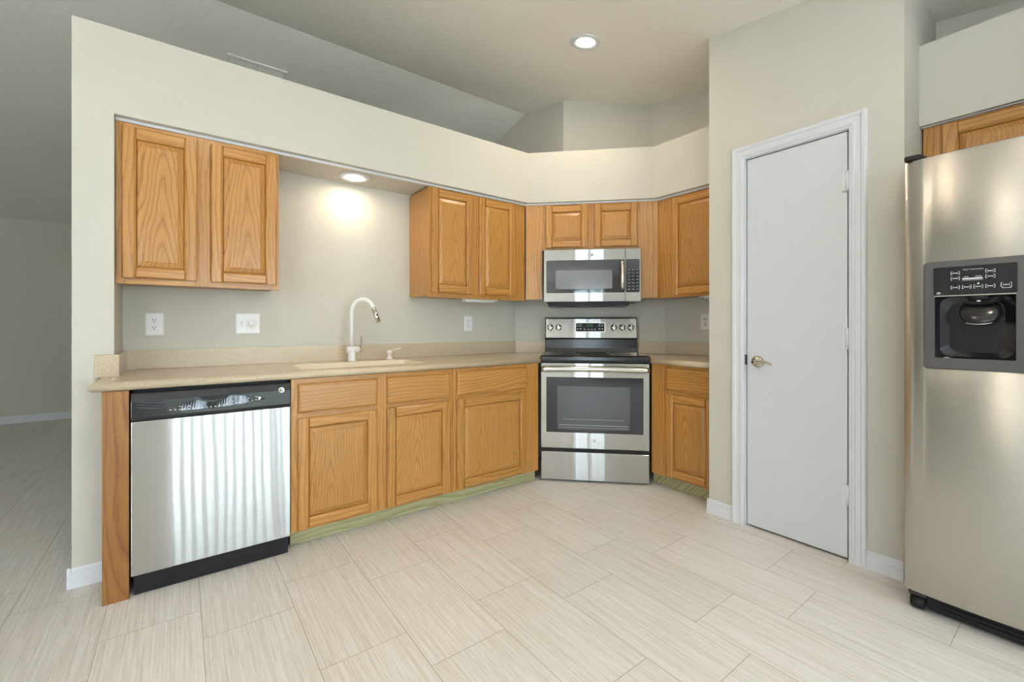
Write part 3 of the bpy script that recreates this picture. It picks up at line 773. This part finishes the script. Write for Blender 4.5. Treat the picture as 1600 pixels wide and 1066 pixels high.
# ------------------------------------------------------------------ range (local x = u along the diagonal, y into the corner)
SRG = 4.462
g = empty('range', diag(SRG), -PI/4, 'stainless electric range with black glass cooktop standing in the corner', 'range')
X0, X1 = -0.236, 0.516
m = MB(); m.box(X0+0.002, X1-0.002, 0.03, 0.53, 0.03, 0.85); m.build('body', M_BLACKM, g)
for xx in (X0+0.06, X1-0.06):
    for yy_ in (0.06, 0.48): m = MB(); m.lathe([(0.018, 0), (0.018, 0.012), (0.012, 0.03)], (xx, yy_, 0), 'z', 14); m.build('foot', M_BLACKM, g)
m = MB(); m.box(X0, X1, 0, 0.035, 0.014, 0.214); m.build('drawer', M_STEEL, g, bevel=0.004)
m = MB(); pts = [(X0+0.2+0.35*i/12, 0.214+0.0-0.010*math.sin(PI*i/12)) for i in range(13)]
m.prism([(X0, 0.238), (X0, 0.215)] + pts + [(X1, 0.215), (X1, 0.238)], 0.004, 0.03, 'y'); m.build('drawer_gap', M_BLACKM, g)
# oven door: ring + window
m = MB()
out = rrect(X0, X1, 0.241, 0.846, 0.004, 2); inn = rrect(-0.198, 0.476, 0.353, 0.746, 0.004, 2)
m.loops([[(x, 0.03, z) for x, z in out], [(x, 0.002, z) for x, z in out], [(x, 0, z) for x, z in rrect(X0+0.002, X1-0.002, 0.243, 0.844, 0.004, 2)], [(x, 0, z) for x, z in inn], [(x, 0.006, z) for x, z in inn]], 0, True, False)
od = m.build('oven_door', M_STEEL, g)
m = MB(); m.prism(inn, 0.0035, 0.008, 'y'); ow = m.build('oven_window', M_GLASSB, od)
m = MB(); m.loops([[(x, 0.0034, z) for x, z in rrect(-0.122, 0.388, 0.374, 0.682, 0.006, 3)], [(x, 0.0033, z) for x, z in rrect(-0.120, 0.386, 0.376, 0.680, 0.006, 3)]], 0, True, False)
m2 = MB(); m2.prism(rrect(-0.121, 0.387, 0.375, 0.681, 0.006, 3), 0.0029, 0.0034, 'y')
t = NT('smoky_inner_oven_glass'); M_SMOKY = t.p(Base_Color=(0.085, 0.09, 0.10), Roughness=0.07, Specular_IOR_Level=0.7)
m.bm.free(); m2.build('inner_window', M_SMOKY, ow)
m = MB()
m.box(-0.105, 0.37, 0.0024, 0.0030, 0.404, 0.408); m.box(-0.11, 0.374, 0.0024, 0.0030, 0.388, 0.390); m.box(-0.08, 0.34, 0.0024, 0.003, 0.446, 0.448)
m.build('oven_rack', M_GREYK, ow)
m = MB(); m.tube([(X0+0.006, -0.045, 0.806)] + [(X0+0.03+(X1-X0-0.06)*i/10, -0.045, 0.806+0.004*math.sin(PI*i/10)) for i in range(11)] + [(X1-0.006, -0.045, 0.806)], [0.018]+[0.0205]*11+[0.018], 18)
for xx in (X0+0.03, X1-0.03): m.tube([(xx, -0.04, 0.806), (xx, 0.001, 0.806)], [0.014, 0.012], 12)
m.build('handle', M_CHROME, od)
badge(od, (0.139, -0.0002, 0.300), 0.0135)
# cooktop
m = MB(); m.prism([(0.0-0.008, 0.868), (-0.004, 0.853), (0.47, 0.853), (0.47, 0.898), (0.012, 0.898), (-0.006, 0.892)], X0-0.006, X1+0.006, 'x')
ck = m.build('cooktop', M_BLACK, g, bevel=0.003)
m = MB(); m.box(X0+0.008, X1-0.008, 0.02, 0.44, 0.8985, 0.9005); m.build('glass_top', M_GLASSB, ck)
for cx_, cy_, r_ in ((-0.06, 0.12, 0.10), (0.34, 0.12, 0.085), (-0.06, 0.33, 0.07), (0.34, 0.33, 0.09)):
    m = MB(); m.lathe([(r_, 0.9006), (r_, 0.9008), (r_-0.003, 0.9008), (r_-0.003, 0.9006)], (cx_, cy_, 0), 'z', 40, cap0=False, cap1=False); m.build('burner_ring', M_GREYK, ck)
# backguard
BY = 0.452
m = MB(); m.prism([(BY+0.01, 0.897), (BY+0.018, 0.93), (BY+0.022, 1.005), (BY+0.005, 1.008), (BY+0.028, 1.178), (BY+0.07, 1.182), (BY+0.08, 0.897)], X0-0.002, X1-0.018, 'x')
bgd = m.build('backguard', M_BLACK, g, bevel=0.004)
tilt = math.atan2(0.023, 0.17)
pn = bpy.data.objects.new('control_panel', None)
m = MB(); rings = []
W0, W1, H = X0+0.004, X1-0.024, 0.158
def onp(x, h, o): return (x, BY+0.0055+math.sin(tilt)*h-math.cos(tilt)*o, 1.0125+math.cos(tilt)*h+math.sin(tilt)*o*0)
for i, o in ((0, 0.0), (0, 0.003), (0.002, 0.005)):
    rings.append([onp(x, z, o) for x, z in rrect(W0+i, W1-i, i, H-i, 0.008, 4)])
m.loops(rings, 0, True, True)
def pbar(m, x0, x1, z0, z1, o, mi=0):
    m.face([m.v(*onp(x0, z0, o)), m.v(*onp(x1, z0, o)), m.v(*onp(x1, z1, o)), m.v(*onp(x0, z1, o))], mi)
for x in (-0.194, -0.127, 0.314, 0.381, 0.448): pbar(m, x-0.010, x+0.010, 0.118, 0.121, 0.0052, 1)
cpn = m.build('control_panel', [M_STEEL, M_GREYK], bgd)
m = MB(); rr = rrect(0.007, 0.247, 0.048, 0.128, 0.012, 4)
m.loops([[onp(x, z, 0.004) for x, z in rr], [onp(x, z, 0.008) for x, z in rr], [onp(x, z, 0.008) for x, z in rrect(0.013, 0.241, 0.054, 0.122, 0.010, 4)]], 1, False, False)
m.loops([[onp(x, z, 0.0078) for x, z in rrect(0.013, 0.241, 0.054, 0.122, 0.010, 4)]], 0, False, True)
for x in (0.027, 0.050, 0.200, 0.224):
    for z in (0.072, 0.096): pbar(m, x-0.007, x+0.006, z, z+0.005, 0.0083, 2)
for x in (0.084, 0.115, 0.140, 0.165): pbar(m, x-0.006, x+0.006, 0.068, 0.073, 0.0083, 2)
pbar(m, 0.020, 0.062, 0.112, 0.1145, 0.0083, 2); pbar(m, 0.19, 0.232, 0.112, 0.1145, 0.0083, 2)
dsp = m.build('display', [M_BLACKM, M_CHROME, M_PRINT], cpn)
m = MB(); pbar(m, 0.098, 0.152, 0.092, 0.116, 0.0083); m.build('clock', M_GREEN, dsp)
for x in (-0.194, -0.127, 0.314, 0.381, 0.448):
    m = MB(); c0 = onp(x, 0.086, 0.005)
    m.lathe([(0.0255, 0.0), (0.0255, -0.005), (0.021, -0.008), (0.019, -0.024), (0.016, -0.027), (0, -0.027)], c0, 'y', 24)
    m.box(c0[0]-0.005, c0[0]+0.005, c0[1]-0.036, c0[1]-0.024, c0[2]-0.021, c0[2]+0.021)
    m.build('knob', M_CHROME, cpn)
m = MB(); q = onp(-0.03, 0.082, 0.0052); m.face([m.v(q[0]-0.007, q[1], q[2]-0.007), m.v(q[0]+0.007, q[1], q[2]-0.007), m.v(q[0], q[1]+0.002, q[2]+0.010)]); m.build('indicator', M_SLOT, cpn)

# ------------------------------------------------------------------ over-the-range microwave
SMW = 4.664
w = empty('microwave', diag(SMW), -PI/4, 'stainless over the range microwave below the short oak doors', 'microwave')
MX0, MX1, MZ0, MZ1 = -0.226, 0.480, 1.290, 1.677
m = MB(); m.box(MX0+0.003, MX1-0.003, 0.03, 0.38, MZ0+0.004, MZ1-0.002); m.build('body', M_BLACKM, w, bevel=0.003)
SP = 0.369
def ringbox(name, x0, x1, gx0, gx1, mat):
    m = MB(); o = rrect(x0, x1, MZ0, MZ1, 0.004, 2); i = rrect(gx0, gx1, 1.355, 1.598, 0.010, 4)
    o2 = rrect(x0+0.002, x1-0.002, MZ0+0.002, MZ1-0.002, 0.004, 4); o1 = rrect(x0, x1, MZ0, MZ1, 0.004, 4)
    m.loops([[(x, 0.032, z) for x, z in o1], [(x, 0.002, z) for x, z in o1], [(x, 0, z) for x, z in o2], [(x, 0, z) for x, z in i], [(x, 0.004, z) for x, z in i]], 0, True, False)
    return m.build(name, mat, w)
md = ringbox('door', MX0, SP-0.001, -0.207, SP-0.004, M_STEEL)
m = MB(); m.prism(rrect(-0.207, SP-0.004, 1.355, 1.598, 0.010, 4), 0.0008, 0.006, 'y'); dg = m.build('door_glass', M_GLASSB, md)
m = MB(); m.prism(rrect(-0.138, 0.276, 1.384, 1.522, 0.008, 4), 0.0002, 0.001, 'y')
t = NT('microwave_window_mesh'); m.build('window', t.p(Base_Color=(0.16, 0.165, 0.175), Roughness=0.12, Specular_IOR_Level=0.9), dg)
m = MB(); m.tube([(0.345, -0.004, 1.372), (0.345, -0.032, 1.392), (0.345, -0.036, 1.43), (0.345, -0.036, 1.53), (0.345, -0.032, 1.568), (0.345, -0.004, 1.588)], [0.010, 0.0135, 0.0145, 0.0145, 0.0135, 0.010], 16)
m.build('handle', M_CHROME, md)
badge(md, (0.13, -0.0002, 1.636), 0.0125)
mp = ringbox('control_panel', SP+0.001, MX1, SP+0.004, 0.470, M_STEEL)
m = MB(); m.prism(rrect(SP+0.004, 0.470, 1.355, 1.598, 0.008, 4), 0.0008, 0.006, 'y')
for r_ in range(7):
    for q in range(3): m.box(SP+0.018+q*0.030, SP+0.034+q*0.030, 0.0003, 0.0009, 1.375+r_*0.024, 1.379+r_*0.024, 1)
m.build('keypad', [M_GLASSB, M_GREYK], mp)
m = MB(); m.box(MX0+0.03, MX1-0.08, 0.03, 0.36, 1.262, MZ0+0.003); gr = m.build('bottom_grille', M_BLACKM, w, bevel=0.004)
for x in (-0.20, 0.05, 0.30): m = MB(); m.box(x, x+0.06, 0.035, 0.10, 1.256, 1.2625); m.build('grease_filter_tab', M_DARKG, gr)

# ------------------------------------------------------------------ refrigerator (local x to the right along -Y, y into the alcove, front of doors y=0)
FR = empty('refrigerator', (2.262, 0.459, 0), -PI/2, 'tall stainless side by side refrigerator with water dispenser', 'refrigerator')
FW = 0.905; FS = 0.405
m = MB(); m.box(0.008, FW-0.008, 0.078, 0.80, 0.05, 1.735); m.build('body', M_DARKG, FR, bevel=0.004)
def fdoor(name, x0, x1):
    m = MB(); n = 14; z0, z1 = 0.082, 1.752
    pts = [(x0, 0.068)]
    for i in range(n+1):
        u = i/n; e = min(u, 1-u)*(x1-x0)
        pts.append((x0+(x1-x0)*u, -0.010*math.sin(PI*u)+0.010 + (0.010*(1-min(1, e/0.02))**2)))
    pts.append((x1, 0.068))
    m.prism(pts, z0, z1, 'z', 0, True)
    for f_ in m.bm.faces:
        if abs(f_.normal.z) > 0.5: f_.smooth = False
    o = m.build(name, M_STEEL_F, FR, bevel=0.004); return o
fd = fdoor('freezer_door', 0.0, FS-0.004)
def cut_hole(o, x0, x1, y0, y1, z0, z1):
    m = MB(); m.box(x0, x1, y0, y1, z0, z1); cu = m.build('cutter_source', M_BLACK, o)
    b = o.modifiers.new('cut', 'BOOLEAN'); b.operation = 'DIFFERENCE'; b.object = cu; b.solver = 'EXACT'
    o.modifiers.move(1, 0) if len(o.modifiers) > 1 else None
    bpy.context.view_layer.update()
    bev = [q for q in o.modifiers if q.type == 'BEVEL']
    for q in bev: q.show_viewport = False
    bpy.context.view_layer.update()
    me = bpy.data.meshes.new_from_object(o.evaluated_get(bpy.context.evaluated_depsgraph_get()))
    o.modifiers.remove(b); o.data = me; bpy.data.objects.remove(cu)
    for q in bev: q.show_viewport = True
cut_hole(fd, 0.070, 0.343, -0.05, 0.075, 0.960, 1.340)
fd2 = fdoor('fridge_door', FS+0.004, FW)
for dd, x in ((fd, FS-0.035), (fd2, FS+0.035)):
    m = MB(); m.tube([(x, 0.005, 0.66), (x, -0.045, 0.70), (x, -0.055, 0.80), (x, -0.055, 1.50), (x, -0.045, 1.60), (x, 0.005, 1.64)], 0.013, 14); m.build('handle', M_CHROME, dd)
# dispenser
DX0, DX1, DZ0, DZ1 = 0.061, 0.352, 0.951, 1.348
RX0, RX1, RZ0_, RZ1_ = 0.093, 0.294, 0.992, 1.219
def front(x): u = x/(FS-0.004); return -0.010*math.sin(PI*u)+0.010
yo = -0.006
m = MB()
out = rrect(DX0, DX1, DZ0, DZ1, 0.010, 4); o2 = rrect(DX0+0.004, DX1-0.004, DZ0+0.004, DZ1-0.004, 0.008, 4)
inn = rrect(RX0, RX1, RZ0_, RZ1_, 0.003, 4)
m.loops([[(x, 0.012, z) for x, z in out], [(x, yo+0.003, z) for x, z in out], [(x, yo, z) for x, z in o2], [(x, yo, z) for x, z in inn]], 0, False, False)
dp = m.build('dispenser', M_BEZEL, fd)
m = MB()
i2 = rrect(RX0+0.006, RX1-0.006, RZ0_+0.004, RZ1_-0.002, 0.03, 4)
m.loops([[(x, yo, z) for x, z in inn], [(x, yo+0.05, z) for x, z in i2], [(x, yo+0.062, z) for x, z in rrect(RX0+0.03, RX1-0.03, RZ0_+0.02, RZ1_-0.02, 0.03, 4)]], 0, False, True)
m.build('recess', M_BLACK, dp)
m = MB(); m.prism(rrect(0.090, 0.297, 1.2225, 1.326, 0.004, 3), yo-0.003, yo+0.001, 'y'); pnl = m.build('touch_panel', M_GLASSB, dp)
m = MB(); yp = yo-0.0033
def bracket(cx, cz, w_, h_):
    for s_ in (-1, 1):
        m.box(cx+s_*w_/2-0.0006, cx+s_*w_/2+0.0006, yp, yp+0.0003, cz-h_/2, cz+h_/2)
        for t_ in (-1, 1):
            a, b = sorted((cx+s_*w_/2, cx+s_*(w_/2-0.004))); m.box(a, b, yp, yp+0.0003, cz+t_*h_/2-0.0005, cz+t_*h_/2+0.0005)
    m.box(cx-w_*0.33, cx+w_*0.33, yp, yp+0.0003, cz-0.0012, cz+0.0012)
for x, z in ((0.148, 1.302), (0.148, 1.283), (0.235, 1.303), (0.235, 1.284), (0.148, 1.250), (0.177, 1.250), (0.206, 1.250), (0.235, 1.250)): bracket(x, z, 0.022, 0.011)
bracket(0.272, 1.252, 0.024, 0.014)
m.box(0.166, 0.217, yp, yp+0.0003, 1.2775, 1.282); m.box(0.166, 0.217, yp, yp+0.0003, 1.2735, 1.2745); m.box(0.170, 0.182, yp, yp+0.0003, 1.286, 1.2875); m.box(0.198, 0.214, yp, yp+0.0003, 1.286, 1.2875)
m.box(0.262, 0.284, yp, yp+0.0003, 1.2405, 1.242)
m.build('button_print', M_PRINT, pnl)
tc = bpy.data.curves.new('panel_text', 'FONT'); tc.body = 'Adjust Temperature'; tc.size = 0.0062; tc.align_x = 'CENTER'; tc.extrude = 0.0001
to = bpy.data.objects.new('panel_text_source', tc); COL.objects.link(to)
bpy.context.view_layer.update()
tm = bpy.data.meshes.new_from_object(to.evaluated_get(bpy.context.evaluated_depsgraph_get()))
bpy.data.objects.remove(to)
tm.materials.clear(); tm.materials.append(M_PRINT)
to = bpy.data.objects.new('panel_text', tm); COL.objects.link(to); to.parent = pnl; to.location = (0.1925, yp, 1.311); to.rotation_euler = (PI/2, 0, 0)
m = MB(); m.lathe([(0.0022, yp), (0.0022, yp-0.0006), (0, yp-0.0006)], (0.206, 0, 1.261), 'y', 10); m.build('status_light', M_LED, pnl)
badge(pnl, (0.104, yo-0.003, 1.2305), 0.0055)
m = MB(); m.box(0.092, 0.296, yo-0.005, yo+0.01, 1.2185, 1.2225); m.build('chrome_strip', M_CHROME, dp)
# paddle: a fan-shaped cradle under the nozzle
m = MB(); rings = []
for k in range(7):
    t_ = k/6; z = 1.196-0.070*t_; hw = 0.030+0.022*math.sin(PI*(0.15+0.75*t_)); yb = yo+0.045-0.030*math.sin(PI*0.5*t_)
    rings.append([(0.206+hw*math.cos(a), yb-0.018*math.sin(a)-0.004, z - 0.010*math.sin(a)) for a in [PI*j/12 for j in range(13)]])
m.loops(rings, 0, False, False, True, False)
pd = m.build('paddle', M_BLACK, dp); sd = pd.modifiers.new('thick', 'SOLIDIFY'); sd.thickness = 0.003
m = MB(); m.tube([rings[-1][j] for j in range(13)], 0.0012, 6); m.build('paddle_rim', M_CHROME, pd)
m = MB(); m.lathe([(0.035, 1.217), (0.030, 1.205), (0.022, 1.200), (0, 1.199)], (0.206, yo+0.028, 0), 'z', 24); m.build('ice_chute', M_BLACKM, dp)
m = MB(); m.box(0.2015, 0.2105, yo+0.004, yo+0.014, 1.197, 1.216); m.build('water_nozzle', M_PRINT, dp, bevel=0.001)
# hinge cover, base grille, wheels
m = MB(); m.prism([(0.002, 0.012), (0.004, 0.0), (0.05, 0.004), (0.062, 0.06), (0.062, 0.16), (0.002, 0.16)], 1.752, 1.772, 'z'); m.build('hinge_cover', M_BLACKM, FR, bevel=0.006)
m = MB(); m.box(0.06, FW-0.02, 0.05, 0.09, 0.012, 0.074)
for z in (0.028, 0.044, 0.058): m.box(0.10, FW-0.03, 0.043, 0.052, z, z+0.006)
m.build('base_grille', M_BLACKM, FR, bevel=0.002)
for x in (0.034, FW-0.034):
    m = MB(); m.lathe([(0.012, -0.022), (0.026, -0.020), (0.027, 0.0), (0.026, 0.020), (0.012, 0.022)], (x, 0.062, 0.0265), 'x', 20); wh = m.build('wheel', M_BLACKM, FR)
    m = MB(); m.box(x-0.026, x+0.026, 0.045, 0.09, 0.052, 0.076); m.build('wheel_bracket', M_DARKG, FR, bevel=0.002)
